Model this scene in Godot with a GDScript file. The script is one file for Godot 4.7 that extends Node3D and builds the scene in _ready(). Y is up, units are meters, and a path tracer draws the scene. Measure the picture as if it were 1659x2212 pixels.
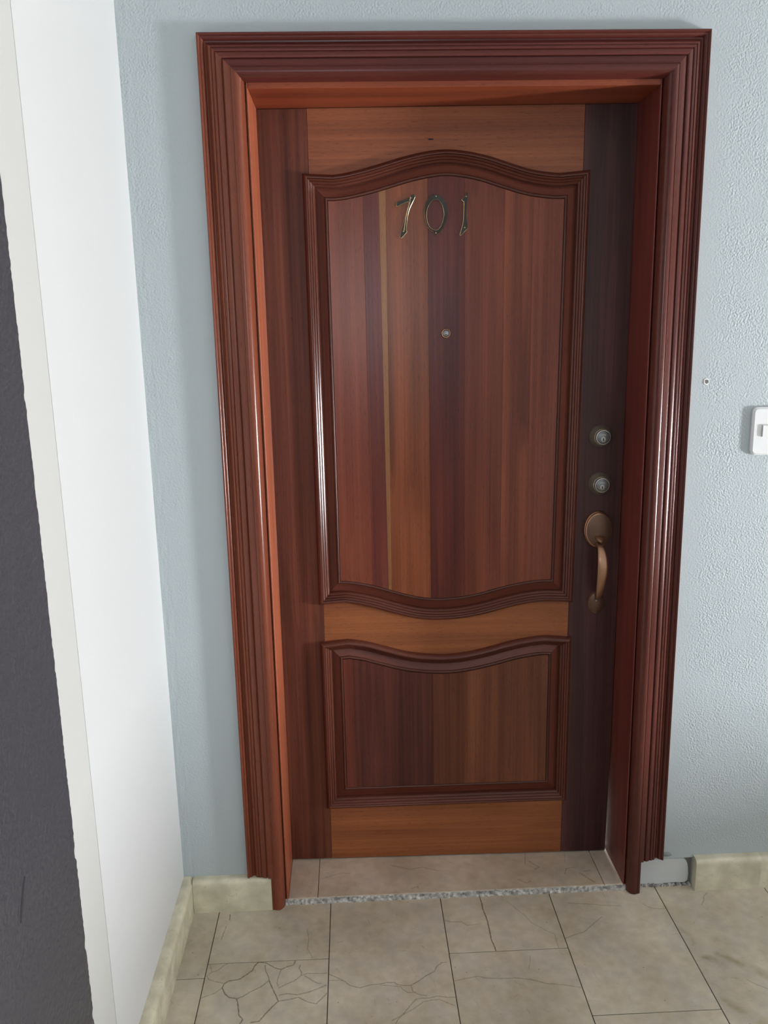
extends Node3D

# ---------------------------------------------------------------- helpers
var M := {}
var taken := {}

func numbered(called: String) -> String:
	if not taken.has(called):
		taken[called] = 0
		return called
	taken[called] += 1
	return "%s_%03d" % [called, taken[called]]

func begin() -> SurfaceTool:
	var st := SurfaceTool.new()
	st.begin(Mesh.PRIMITIVE_TRIANGLES)
	return st

func obj(called: String, st: SurfaceTool, mat: Material, parent: Node = null) -> MeshInstance3D:
	var o := MeshInstance3D.new()
	o.mesh = st.commit()
	o.material_override = mat
	o.cast_shadow = GeometryInstance3D.SHADOW_CASTING_SETTING_ON
	if parent == null:
		o.name = numbered(called)
		add_child(o)
	else:
		o.name = called
		parent.add_child(o, true)
	return o

func base(called: String, at := Vector3.ZERO, turn := 0.0) -> Node3D:
	var n := Node3D.new()
	n.name = numbered(called)
	add_child(n)
	n.position = at
	n.rotation.y = turn
	return n

func tag(o: Node, label: String, category: String, kind := "", group := "") -> void:
	o.set_meta("label", label)
	o.set_meta("category", category)
	if kind != "":
		o.set_meta("kind", kind)
	if group != "":
		o.set_meta("group", group)

func tri(st: SurfaceTool, a: Vector3, b: Vector3, c: Vector3, na: Vector3, nb: Vector3, nc: Vector3, ua: Vector2, ub: Vector2, uc: Vector2) -> void:
	var flip: bool = (b - a).cross(c - a).dot(na + nb + nc) > 0.0
	st.set_normal(na); st.set_uv(ua); st.add_vertex(a)
	if flip:
		st.set_normal(nc); st.set_uv(uc); st.add_vertex(c)
		st.set_normal(nb); st.set_uv(ub); st.add_vertex(b)
	else:
		st.set_normal(nb); st.set_uv(ub); st.add_vertex(b)
		st.set_normal(nc); st.set_uv(uc); st.add_vertex(c)

func face(st: SurfaceTool, p: Array, n: Vector3, uvf: Callable) -> void:
	for i in range(1, p.size() - 1):
		tri(st, p[0], p[i], p[i + 1], n, n, n, uvf.call(p[0], n), uvf.call(p[i], n), uvf.call(p[i + 1], n))

# texture coordinates in metres; the textures' v runs along the grain
func uv_y(off := Vector2.ZERO) -> Callable:
	return func(p: Vector3, _n: Vector3) -> Vector2: return Vector2((p.x + p.z) / 0.36, p.y / 2.0) + off
func uv_x(off := Vector2.ZERO) -> Callable:
	return func(p: Vector3, _n: Vector3) -> Vector2: return Vector2((p.y + p.z) / 0.36, p.x / 2.0) + off
func uv_plan(p: Vector3, n: Vector3) -> Vector2:
	if absf(n.y) > 0.7:
		return Vector2((p.x + 0.2) / 2.05, (p.z + 0.17) / 1.025)
	if absf(n.x) > 0.7:
		return Vector2((p.z + 0.2) / 2.05, (p.y + 0.17) / 1.025)
	return Vector2((p.x + 0.2) / 2.05, (p.y + 0.17) / 1.025)
func uv_wall(p: Vector3, _n: Vector3) -> Vector2:
	return Vector2((p.x + 0.2) / 2.1, (2.62 - p.y) / 2.62)
func uv_side(p: Vector3, n: Vector3) -> Vector2:
	if absf(n.x) > 0.7:
		return Vector2(p.z / 0.6, -p.y / 0.6)
	if absf(n.y) > 0.7:
		return Vector2(p.x / 0.6, p.z / 0.6)
	return Vector2(p.x / 0.6, -p.y / 0.6)

func bbox(st: SurfaceTool, lo: Vector3, hi: Vector3, bev: float, uvf: Callable) -> void:
	var c := (lo + hi) * 0.5
	var h := (hi - lo) * 0.5
	var q := func(v: Vector3) -> Vector3: return c + v
	for ax in 3:
		var u := (ax + 1) % 3
		var w := (ax + 2) % 3
		for s in [-1.0, 1.0]:
			var n := Vector3.ZERO
			n[ax] = s
			var pts := []
			for k in [[-1, -1], [1, -1], [1, 1], [-1, 1]]:
				var v := Vector3.ZERO
				v[ax] = s * h[ax]
				v[u] = k[0] * (h[u] - bev)
				v[w] = k[1] * (h[w] - bev)
				pts.append(q.call(v))
			face(st, pts, n, uvf)
		if bev > 0.0:
			for s1 in [-1.0, 1.0]:
				for s2 in [-1.0, 1.0]:
					var n2 := Vector3.ZERO
					n2[u] = s1
					n2[w] = s2
					var pp := []
					for e in [[-1, 0], [1, 0], [1, 1], [-1, 1]]:
						var v2 := Vector3.ZERO
						v2[ax] = e[0] * (h[ax] - bev)
						v2[u] = s1 * (h[u] if e[1] == 0 else h[u] - bev)
						v2[w] = s2 * (h[w] - bev if e[1] == 0 else h[w])
						pp.append(q.call(v2))
					face(st, pp, n2.normalized(), uvf)
	if bev > 0.0:
		for sx in [-1.0, 1.0]:
			for sy in [-1.0, 1.0]:
				for sz in [-1.0, 1.0]:
					var d := Vector3(sx, sy, sz)
					face(st, [c + d * Vector3(h.x, h.y - bev, h.z - bev), c + d * Vector3(h.x - bev, h.y, h.z - bev), c + d * Vector3(h.x - bev, h.y - bev, h.z)], d.normalized(), uvf)

# normals of a profile's segments, smoothed where the bend is gentle: for each segment [start, end] in (u, h)
func profile_normals(prof: Array, crease := 0.7) -> Array:
	var seg := []
	for j in prof.size() - 1:
		var d: Vector2 = prof[j + 1] - prof[j]
		seg.append(Vector2(-d.y, d.x).normalized())
	var out := []
	for j in seg.size():
		var a: Vector2 = seg[j]
		var b: Vector2 = seg[j]
		if j > 0 and seg[j - 1].dot(seg[j]) > crease:
			a = (seg[j - 1] + seg[j]).normalized()
		if j < seg.size() - 1 and seg[j + 1].dot(seg[j]) > crease:
			b = (seg[j + 1] + seg[j]).normalized()
		out.append([a, b])
	return out

var sweep_uv := Vector2(0.36, 2.0)

# a moulding: path in the xy plane, offset u along dirs (mitred), height h along z
func sweep(st: SurfaceTool, path: Array, dirs: Array, perps: Array, prof: Array, off := Vector2.ZERO, caps := true) -> void:
	var nn := profile_normals(prof)
	var run := [0.0]
	for i in range(1, path.size()):
		run.append(run[i - 1] + path[i].distance_to(path[i - 1]))
	var wid := [0.0]
	for j in range(1, prof.size()):
		wid.append(wid[j - 1] + prof[j].distance_to(prof[j - 1]))
	var at := func(i: int, j: int) -> Vector3:
		var p: Vector2 = path[i] + dirs[i] * prof[j].x
		return Vector3(p.x, p.y, prof[j].y)
	var nrm := func(i: int, v: Vector2) -> Vector3:
		var k: Vector2 = perps[i] * v.x
		return Vector3(k.x, k.y, v.y).normalized()
	for i in path.size() - 1:
		for j in prof.size() - 1:
			var a: Vector3 = at.call(i, j)
			var b: Vector3 = at.call(i + 1, j)
			var c: Vector3 = at.call(i + 1, j + 1)
			var d: Vector3 = at.call(i, j + 1)
			var na: Vector3 = nrm.call(i, nn[j][0])
			var nb: Vector3 = nrm.call(i + 1, nn[j][0])
			var nc: Vector3 = nrm.call(i + 1, nn[j][1])
			var nd: Vector3 = nrm.call(i, nn[j][1])
			var ua := Vector2(wid[j] / sweep_uv.x, run[i] / sweep_uv.y) + off
			var ub := Vector2(wid[j] / sweep_uv.x, run[i + 1] / sweep_uv.y) + off
			var uc := Vector2(wid[j + 1] / sweep_uv.x, run[i + 1] / sweep_uv.y) + off
			var ud := Vector2(wid[j + 1] / sweep_uv.x, run[i] / sweep_uv.y) + off
			tri(st, a, b, c, na, nb, nc, ua, ub, uc)
			tri(st, a, c, d, na, nc, nd, ua, uc, ud)
	if caps:
		var low := 1e9
		for v in prof:
			low = minf(low, v.y)
		var poly := PackedVector2Array(prof)
		poly.append(Vector2(prof[-1].x, low - 0.0005))
		poly.append(Vector2(prof[0].x, low - 0.0005))
		var idx := Geometry2D.triangulate_polygon(poly)
		for e in [0, path.size() - 1]:
			var tang: Vector2 = (path[1] - path[0]) if e == 0 else (path[e] - path[e - 1])
			var n := Vector3(tang.x, tang.y, 0).normalized() * (-1.0 if e == 0 else 1.0)
			for t in range(0, idx.size(), 3):
				var q := []
				for k in 3:
					var pr: Vector2 = poly[idx[t + k]]
					var p2: Vector2 = path[e] + dirs[e] * pr.x
					q.append(Vector3(p2.x, p2.y, pr.y))
				face(st, q, n, func(p: Vector3, _n: Vector3) -> Vector2: return Vector2(p.x, p.y) + off)

func perps_of(path: Array, inward: Vector2) -> Array:
	var out := []
	for i in path.size():
		var t: Vector2 = (path[mini(i + 1, path.size() - 1)] - path[maxi(i - 1, 0)]).normalized()
		var n := Vector2(-t.y, t.x)
		if n.dot(inward) < 0.0:
			n = -n
		out.append(n)
	return out

func mitre(a: Vector2, b: Vector2) -> Vector2:
	return (a + b) / (1.0 + a.dot(b))

func catmull(pts: Array, per: int) -> Array:
	var out := []
	for i in pts.size() - 1:
		var p0: Vector2 = pts[maxi(i - 1, 0)]
		var p3: Vector2 = pts[mini(i + 2, pts.size() - 1)]
		for k in per:
			out.append(pts[i].cubic_interpolate(pts[i + 1], p0, p3, float(k) / per))
	out.append(pts[-1])
	return out

func inset(poly: PackedVector2Array, d: float) -> PackedVector2Array:
	var out := PackedVector2Array()
	var area := 0.0
	var n := poly.size()
	for i in n:
		area += poly[i].cross(poly[(i + 1) % n])
	var s := 1.0 if area > 0.0 else -1.0
	for i in n:
		var a := (poly[i] - poly[(i + n - 1) % n]).normalized()
		var b := (poly[(i + 1) % n] - poly[i]).normalized()
		var na := Vector2(-a.y, a.x) * s
		var nb := Vector2(-b.y, b.x) * s
		out.append(poly[i] + (na + nb) / maxf(0.5, 1.0 + na.dot(nb)) * d)
	return out

# polygon in xy from z0 up to z1; bevelled front edge; with_face / with_sides select pieces
func prism(st: SurfaceTool, poly: PackedVector2Array, z0: float, z1: float, bev: float, uvf: Callable, with_face := true, with_sides := true) -> void:
	var clean := PackedVector2Array()
	for v in poly:
		if clean.is_empty() or clean[-1].distance_to(v) > 2e-5:
			clean.append(v)
	if clean[0].distance_to(clean[-1]) < 2e-5:
		clean.remove_at(clean.size() - 1)
	poly = clean
	var top := inset(poly, bev) if bev > 0.0 else poly
	if with_face:
		var idx := Geometry2D.triangulate_polygon(top)
		for t in range(0, idx.size(), 3):
			face(st, [Vector3(top[idx[t]].x, top[idx[t]].y, z1), Vector3(top[idx[t + 1]].x, top[idx[t + 1]].y, z1), Vector3(top[idx[t + 2]].x, top[idx[t + 2]].y, z1)], Vector3(0, 0, 1), uvf)
	if not with_sides:
		return
	var n := poly.size()
	var area := 0.0
	for i in n:
		area += poly[i].cross(poly[(i + 1) % n])
	var s := -1.0 if area > 0.0 else 1.0
	for i in n:
		var j := (i + 1) % n
		var e := (poly[j] - poly[i]).normalized()
		var o := Vector3(-e.y * s, e.x * s, 0)
		var a := Vector3(poly[i].x, poly[i].y, z1 - bev)
		var b := Vector3(poly[j].x, poly[j].y, z1 - bev)
		face(st, [Vector3(a.x, a.y, z0), Vector3(b.x, b.y, z0), b, a], o, uvf)
		if bev > 0.0:
			face(st, [a, b, Vector3(top[j].x, top[j].y, z1), Vector3(top[i].x, top[i].y, z1)], (o + Vector3(0, 0, 1)).normalized(), uvf)

# turned shape about +z at (cx, cy), stretched to an ellipse
func lathe(st: SurfaceTool, cx: float, cy: float, prof: Array, ex := 1.0, ey := 1.0, segs := 40) -> void:
	var rev := []
	for v in prof:
		rev.append(Vector2(-v.x, v.y))
	var nn := profile_normals(rev)
	var uvf := func(p: Vector3) -> Vector2: return Vector2(p.x, p.y) * 8.0
	for i in segs:
		var a0 := TAU * i / segs
		var a1 := TAU * (i + 1) / segs
		var d0 := Vector2(cos(a0), sin(a0))
		var d1 := Vector2(cos(a1), sin(a1))
		var e0 := Vector2(d0.x / ex, d0.y / ey).normalized()
		var e1 := Vector2(d1.x / ex, d1.y / ey).normalized()
		for j in prof.size() - 1:
			var r0: float = prof[j].x
			var r1: float = prof[j + 1].x
			var a := Vector3(cx + d0.x * r0 * ex, cy + d0.y * r0 * ey, prof[j].y)
			var b := Vector3(cx + d1.x * r0 * ex, cy + d1.y * r0 * ey, prof[j].y)
			var c := Vector3(cx + d1.x * r1 * ex, cy + d1.y * r1 * ey, prof[j + 1].y)
			var d := Vector3(cx + d0.x * r1 * ex, cy + d0.y * r1 * ey, prof[j + 1].y)
			var m0: Vector2 = nn[j][0]
			var m1: Vector2 = nn[j][1]
			var na := Vector3(-e0.x * m0.x, -e0.y * m0.x, m0.y)
			var nb := Vector3(-e1.x * m0.x, -e1.y * m0.x, m0.y)
			var nc := Vector3(-e1.x * m1.x, -e1.y * m1.x, m1.y)
			var nd := Vector3(-e0.x * m1.x, -e0.y * m1.x, m1.y)
			if r0 > 1e-6:
				tri(st, a, b, c, na, nb, nc, uvf.call(a), uvf.call(b), uvf.call(c))
			if r1 > 1e-6:
				tri(st, a, c, d, na, nc, nd, uvf.call(a), uvf.call(c), uvf.call(d))

# rings of equal size joined into a closed smooth body
func loft(st: SurfaceTool, rings: Array) -> void:
	var n: int = rings[0].size()
	var mids := []
	for r in rings:
		var m := Vector3.ZERO
		for p in r:
			m += p
		mids.append(m / n)
	var nrm := func(i: int, k: int) -> Vector3:
		var t: Vector3 = mids[mini(i + 1, rings.size() - 1)] - mids[maxi(i - 1, 0)]
		var w: Vector3 = rings[i][(k + 1) % n] - rings[i][(k + n - 1) % n]
		var v := t.cross(w).normalized()
		return v if v.dot(rings[i][k] - mids[i]) > 0.0 else -v
	for i in rings.size() - 1:
		for k in n:
			var l := (k + 1) % n
			var uv := func(a: int, b: int) -> Vector2: return Vector2(float(b) / n, a * 0.1)
			tri(st, rings[i][k], rings[i][l], rings[i + 1][l], nrm.call(i, k), nrm.call(i, l), nrm.call(i + 1, l), uv.call(i, k), uv.call(i, l), uv.call(i + 1, l))
			tri(st, rings[i][k], rings[i + 1][l], rings[i + 1][k], nrm.call(i, k), nrm.call(i + 1, l), nrm.call(i + 1, k), uv.call(i, k), uv.call(i + 1, l), uv.call(i + 1, k))
	for e in [0, rings.size() - 1]:
		var nv: Vector3 = (mids[e] - mids[1 if e == 0 else e - 1]).normalized()
		face(st, rings[e], nv, func(p: Vector3, _n: Vector3) -> Vector2: return Vector2(p.x, p.y))

# ---------------------------------------------------------------- textures
func noise(seed_: int, freq: float, oct := 3, kind := FastNoiseLite.TYPE_SIMPLEX_SMOOTH) -> FastNoiseLite:
	var f := FastNoiseLite.new()
	f.seed = seed_
	f.noise_type = kind
	f.frequency = freq
	f.fractal_type = FastNoiseLite.FRACTAL_FBM if oct > 1 else FastNoiseLite.FRACTAL_NONE
	f.fractal_octaves = oct
	return f

func noise_bytes(f: FastNoiseLite, w: int, h: int, to_w: int, to_h: int, seamless := false) -> PackedByteArray:
	var im := f.get_seamless_image(w, h) if seamless else f.get_image(w, h)
	im.convert(Image.FORMAT_L8)
	if w != to_w or h != to_h:
		im.resize(to_w, to_h, Image.INTERPOLATE_CUBIC)
	return im.get_data()

func tex(im: Image) -> ImageTexture:
	return ImageTexture.create_from_image(im)

# grain of wood: neutral streaks to be multiplied by the wood's own colour; 0.36 m across, 2 m along
func wood_texture(seed_: int, figure: float, streak: float) -> Array:
	var w := 512
	var h := 1024
	var a := noise_bytes(noise(seed_, 0.012, 3), w, 14, w, h, true)
	var b := noise_bytes(noise(seed_ + 1, 0.07, 3), w, 40, w, h, true)
	var c := noise_bytes(noise(seed_ + 2, 0.30, 2), w, 170, w, h, true)
	var d := noise_bytes(noise(seed_ + 3, 0.02, 2), 160, 110, w, h, true)
	var out := PackedByteArray()
	out.resize(w * h * 3)
	var bump := PackedByteArray()
	bump.resize(w * h)
	for i in w * h:
		var va := (a[i] - 128) / 128.0
		var vb := (b[i] - 128) / 128.0
		var vc := (c[i] - 128) / 128.0
		var vd := (d[i] - 128) / 128.0
		var ring := sin((va * 1.5 + vd * figure) * 9.0)
		var t := 0.84 + streak * (0.13 * va + 0.07 * vb + 0.03 * ring + 0.13 * vd) + 0.03 * vc
		if vc > 0.38:
			t -= (vc - 0.38) * 0.55
		t = clampf(t, 0.25, 1.0)
		out[i * 3] = int(255.0 * t)
		out[i * 3 + 1] = int(255.0 * pow(t, 1.12))
		out[i * 3 + 2] = int(255.0 * pow(t, 1.02))
		bump[i] = int(clampf(128.0 + 60.0 * vb - (140.0 * maxf(0.0, vc - 0.3)), 0.0, 255.0))
	return [tex(Image.create_from_data(w, h, false, Image.FORMAT_RGB8, out)), tex(Image.create_from_data(w, h, false, Image.FORMAT_L8, bump))]

var wood_maps := []
func wood(r: float, g: float, b: float, variant := 0, rough := 0.36) -> StandardMaterial3D:
	var m := StandardMaterial3D.new()
	m.albedo_color = Color(r, g, b).linear_to_srgb()
	m.albedo_texture = wood_maps[variant][0]
	m.roughness = rough
	m.metallic_specular = 0.4
	m.heightmap_enabled = true
	m.heightmap_texture = wood_maps[variant][1]
	m.heightmap_scale = 0.012
	return m

func plain(r: float, g: float, b: float, rough: float, metal := 0.0) -> StandardMaterial3D:
	var m := StandardMaterial3D.new()
	m.albedo_color = Color(r, g, b).linear_to_srgb()
	m.roughness = rough
	m.metallic = metal
	return m

const CRACKS := [
	[1.3, 70, 46, 220, 38, 233, 34, 248, 19, 262, 6, 274, -7, 277, -20, 279, -30, 286, -34, 300, -24, 320, -13, 331, 6, 336, 11, 351, 18, 386, 29, 400, 23, 411],
	[1.0, 60, 6, 336, 19, 331, 36, 317, 59, 304, 79, 284, 77, 273, 67, 250, 64, 231],
	[1.2, 65, 46, 220, 65, 224, 89, 242, 106, 249, 121, 240, 136, 236, 140, 221],
	[0.9, 50, 106, 249, 101, 271, 99, 292, 103, 303],
	[1.3, 70, 79, 284, 93, 317, 98, 328, 107, 350, 95, 365, 78, 389, 67, 407, 47, 409],
	[1.0, 60, 104, 309, 124, 297, 142, 288, 157, 272, 158, 263, 151, 248, 153, 237],
	[0.9, 55, 157, 272, 174, 266, 197, 268, 222, 268],
	[0.9, 50, 166, 273, 184, 289, 198, 299, 209, 301],
	[1.4, 45, 108, 332, 126, 328, 151, 333, 177, 327, 201, 317, 220, 307],
	[1.1, 55, 107, 350, 130, 347, 155, 341, 176, 356, 198, 364, 205, 355, 216, 342, 222, 332],
	[0.9, 50, -34, 300, -48, 315, -64, 322, -80, 329],
	[0.9, 45, -30, 286, -53, 279, -71, 271, -78, 259, -67, 247, -53, 242, -39, 225, -29, 219],
	[0.8, 40, -76, 222, -67, 247],
	[1.3, 70, -51, 38, -49, 60],
	[1.0, 50, -55, 84, -61, 134],
	[0.8, 35, 164, 109, 170, 143, 169, 183, 183, 214],
	[1.1, 52, 226, 272, 252, 288, 264, 297, 278, 312, 302, 321, 328, 313, 352, 312, 369, 308, 388, 309, 393, 316, 409, 320, 427, 321, 444, 310, 467, 292, 489, 279, 495, 265, 510, 251, 523, 251],
	[0.8, 45, 226, 293, 252, 293, 264, 297],
	[0.9, 48, 352, 315, 376, 319, 402, 323, 406, 332, 417, 342, 430, 343, 428, 323],
	[0.9, 48, 431, 340, 445, 351, 463, 355],
	[1.0, 50, 383, 435, 389, 422, 406, 403, 422, 381, 437, 364, 453, 362, 467, 363, 487, 358, 510, 363, 531, 364],
	[0.9, 45, 375, 424, 406, 406, 428, 393, 453, 373, 474, 369, 493, 369, 510, 380, 526, 389],
	[0.8, 40, 534, 97, 547, 106, 579, 107, 595, 124],
	[0.8, 30, 245, 165, 262, 159],
	[1, 40, 464, 188, 469, 197],
	[1.5, 80, 643, 8, 645, 37, 644, 62, 647, 82, 649, 109, 649, 139, 648, 180, 652, 205, 653, 221],
	[0.8, 40, 716, 34, 735, 65, 754, 94, 766, 123, 786, 143, 800, 157, 818, 169, 816, 195, 816, 219],
	[0.8, 40, 535, 99, 554, 107, 580, 108, 591, 122, 622, 120],
	[0.9, 45, 842, 187, 873, 174, 896, 167, 932, 136, 961, 112],
	[1.6, 28, 535, 313, 557, 309, 594, 302, 612, 309, 653, 313, 686, 313, 723, 321, 758, 336, 798, 342, 836, 353],
	[0.9, 42, 881, 52, 918, 57, 948, 61, 977, 68, 1025, 73],
	[0.8, 35, 736, 242, 733, 261, 724, 286],
	[0.9, 40, 1088, 69, 1102, 87, 1123, 92, 1145, 92],
	[0.9, 45, 1282, 36, 1266, 50, 1260, 66, 1246, 84],
	[0.9, 40, 1244, 354, 1261, 371, 1281, 385],
	[9, 16, 1149, 166, 1163, 194, 1169, 223, 1150, 243],
	[9, 26, 1170, 276, 1197, 285, 1212, 309],
	[11, 24, 1211, 265, 1238, 291, 1257, 305, 1275, 320, 1289, 334, 1302, 348],
	[14, 20, 1159, 411, 1181, 442, 1206, 464, 1219, 484],
	[14, 12, 1148, 128, 1180, 149, 1175, 102],
	[6, 8, 955, 410, 990, 400],
	[1.2, 30.0, 197, -75, 255, -98, 279, -93],
	[1.2, 30.0, 399, -124, 454, -101, 492, -108, 540, -88],
	[1.4, 33.0, 454, -15, 472, -23, 471, -14],
	[1.2, 30.0, 806, -152, 794, -97],
	[1.4, 36.0, 808, -116, 833, -85, 818, -76],
	[1.2, 33.0, 898, -46, 911, -74, 937, -77],
	[1.6, 36.0, 943, -53, 974, -8],
	[1.2, 30.0, 760, -36, 781, -16, 795, -25],
	[14, 9.6, 361, -122, 378, -81],
	[12, 9.6, 397, -100, 405, -60],
	[1, 24.0, 924, -149, 914, -104],
	[2, 30.0, 957, -57, 976, -60]]

# veined marble seen on the floor: 2.05 m x 1.025 m, one pixel a millimetre; veins, cracks and stains lie where the photograph shows them
func marble_texture() -> ImageTexture:
	var w := 2048
	var h := 1024
	var a := noise_bytes(noise(51, 0.006, 4), 1024, 512, w, h)
	var b := noise_bytes(noise(52, 0.05, 3), 1024, 512, w, h)
	var c := noise_bytes(noise(53, 0.35, 2), w, h, w, h)
	var e := noise_bytes(noise(54, 0.02, 3), 1024, 512, w, h)
	var dark := PackedFloat32Array()
	dark.resize(w * h)
	var stain := PackedFloat32Array()
	stain.resize(w * h)
	var rng := RandomNumberGenerator.new()
	rng.seed = 7
	var lines := CRACKS.duplicate()
	for k in 420:    # small hairlines scattered over the stone
		var x := rng.randf_range(-195, 1840)
		var z := rng.randf_range(-165, 850)
		var ang := rng.randf_range(-0.6, 1.4)
		var ln := rng.randf_range(4, 26)
		var l := [0.7, rng.randf_range(8, 26), x, z]
		for q in 3:
			ang += rng.randf_range(-0.5, 0.5)
			x += cos(ang) * ln / 3.0
			z += sin(ang) * ln / 3.0
			l.append_array([x, z])
		lines.append(l)
	for k in 160:    # pits
		var x := rng.randf_range(-195, 1840)
		var z := rng.randf_range(-165, 850)
		lines.append([rng.randf_range(0.8, 1.7), rng.randf_range(15, 60), x, z, x + 1.0, z])
	for l in lines:
		var wd: float = l[0]
		var dk: float = l[1]
		var wide := wd > 4.0
		if wide:
			wd *= 1.15
			dk *= 1.7
		for q in range(2, l.size() - 3, 2):
			var p0 := Vector2(l[q] + 200, l[q + 1] + 170)
			var p1 := Vector2(l[q + 2] + 200, l[q + 3] + 170)
			var steps := int(maxf(1.0, p0.distance_to(p1) / (1.5 if wide else 0.5)))
			for s in steps + 1:
				var p := p0.lerp(p1, float(s) / steps)
				if not wide:
					p += Vector2(rng.randf_range(-0.8, 0.8), rng.randf_range(-0.8, 0.8))
				var rad := wd * (0.75 + rng.randf() * 0.9) if wide else wd * (0.35 + rng.randf() * 0.55)
				var ri := int(ceil(rad)) + 1
				for dy in range(-ri, ri + 1):
					for dx in range(-ri, ri + 1):
						var xx := int(p.x) + dx
						var yy := int(p.y) + dy
						if xx < 0 or yy < 0 or xx >= w or yy >= h:
							continue
						var d := Vector2(xx + 0.5, yy + 0.5).distance_to(p)
						if d < rad + 0.5:
							var f := dk * clampf(rad + 0.5 - d, 0.0, 1.0)
							if wide:
								f *= (1.0 - d / (rad + 0.5)) * clampf((b[yy * w + xx] - 60) / 120.0, 0.0, 1.3)
								stain[yy * w + xx] = maxf(stain[yy * w + xx], f)
							else:
								dark[yy * w + xx] = maxf(dark[yy * w + xx], f)
	var out := PackedByteArray()
	out.resize(w * h * 3)
	for i in w * h:
		var va := (a[i] - 128) / 128.0
		var vb := (b[i] - 128) / 128.0
		var vc := (c[i] - 128) / 128.0
		var ve := (e[i] - 128) / 128.0
		var t := 196.0 + 20.0 * va + 10.0 * vb + 7.0 * vc
		var warm := 5.0 * ve + stain[i] * 0.25
		if ve > 0.4:
			t -= (ve - 0.4) * 18.0
		t -= dark[i] * 1.25 + stain[i] * 0.9
		out[i * 3] = int(clampf(t + 3.0 + warm * 0.4, 0, 255))
		out[i * 3 + 1] = int(clampf(t - 8.0, 0, 255))
		out[i * 3 + 2] = int(clampf(t - 26.0 - warm, 0, 255))
	return tex(Image.create_from_data(w, h, false, Image.FORMAT_RGB8, out))

# relief of the roller-painted plaster on the back wall, 2.1 m x 2.62 m; smooth where it was brushed along the casing
func plaster_relief() -> ImageTexture:
	var w := 1640
	var h := 2048
	var f := noise(61, 0.20, 2)
	f.domain_warp_enabled = true
	f.domain_warp_amplitude = 5.0
	f.domain_warp_frequency = 0.05
	var a := noise_bytes(f, w, h, w, h)
	var b := noise_bytes(noise(62, 0.02, 2), 820, 1024, w, h)
	var g := noise_bytes(noise(63, 0.22, 2), w, h, w, h)
	var r := noise_bytes(noise(64, 0.06, 3), w, 300, w, h)
	var out := PackedByteArray()
	out.resize(w * h)
	for yy in h:
		var y := 2.62 - 2.62 * yy / h
		for xx in w:
			var i := yy * w + xx
			var x := -0.2 + 2.1 * xx / w
			var amp := 1.0
			if x < 0.0:
				amp = clampf((-0.035 - x) / 0.05, 0.10, 0.95) * (0.45 + 0.55 * clampf((y - 0.7) / 1.2, 0.0, 1.0))
			elif x > 1.16:
				amp = clampf((x - 1.155) / 0.075, 0.25, 1.0)
			if y > 2.2 and x > -0.04 and x < 1.19:
				amp = lerpf(clampf((y - 2.235) / 0.03, 0.08, 0.7), 0.7, clampf((x - 1.15) / 0.04, 0.0, 1.0))
			if y < 0.16 and x > 1.1:
				amp *= clampf((y - 0.095) / 0.05, 0.25, 1.0)
			amp *= 0.55 + 0.45 * b[i] / 128.0
			var v := 128.0 + amp * ((a[i] - 128) * 0.62 + (g[i] - 128) * 0.16) + (b[i] - 128) * 0.12
			if x < -0.145:
				v += (r[i] - 128) * 0.55 * clampf((-0.145 - x) / 0.012, 0.0, 1.0)
			out[i] = int(clampf(v, 0.0, 255.0))
	return tex(Image.create_from_data(w, h, false, Image.FORMAT_L8, out))

func tile_relief(seed_: int, freq: float, warp: float) -> ImageTexture:
	var f := noise(seed_, freq, 2)
	f.domain_warp_enabled = warp > 0.0
	f.domain_warp_amplitude = warp
	f.domain_warp_frequency = 0.05
	var im := f.get_seamless_image(512, 512)
	im.convert(Image.FORMAT_L8)
	return tex(im)

func pale_stone_texture() -> ImageTexture:
	var w := 1024
	var h := 512
	var a := noise_bytes(noise(71, 0.012, 4), w, h, w, h)
	var c := noise_bytes(noise(72, 0.4, 2), w, h, w, h)
	var v := noise(73, 0.009, 3)
	var k := noise_bytes(v, w, h, w, h)
	var out := PackedByteArray()
	out.resize(w * h * 3)
	for i in w * h:
		var t := 212.0 + (a[i] - 128) * 0.16 + (c[i] - 128) * 0.06
		var line := absf(k[i] - 131.0)
		if line < 1.0 and a[i] > 105:
			t -= 42.0 * (1.0 - line)
		out[i * 3] = int(clampf(t + 2.0, 0, 255))
		out[i * 3 + 1] = int(clampf(t - 3.0, 0, 255))
		out[i * 3 + 2] = int(clampf(t - 24.0, 0, 255))
	return tex(Image.create_from_data(w, h, false, Image.FORMAT_RGB8, out))

func grainy(r: float, g: float, bl: float, seed_: int) -> StandardMaterial3D:
	var m := plain(r, g, bl, 0.92)
	var a := noise_bytes(noise(seed_, 0.09, 3), 256, 256, 256, 256, true)
	var out := PackedByteArray()
	out.resize(256 * 256 * 3)
	for i in 256 * 256:
		var t := clampf(190.0 + (a[i] - 128) * 0.9, 70.0, 255.0)
		for k in 3:
			out[i * 3 + k] = int(t)
	m.albedo_texture = tex(Image.create_from_data(256, 256, false, Image.FORMAT_RGB8, out))
	m.uv1_triplanar = true
	m.uv1_scale = Vector3(2.5, 2.5, 2.5)
	return m

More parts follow.
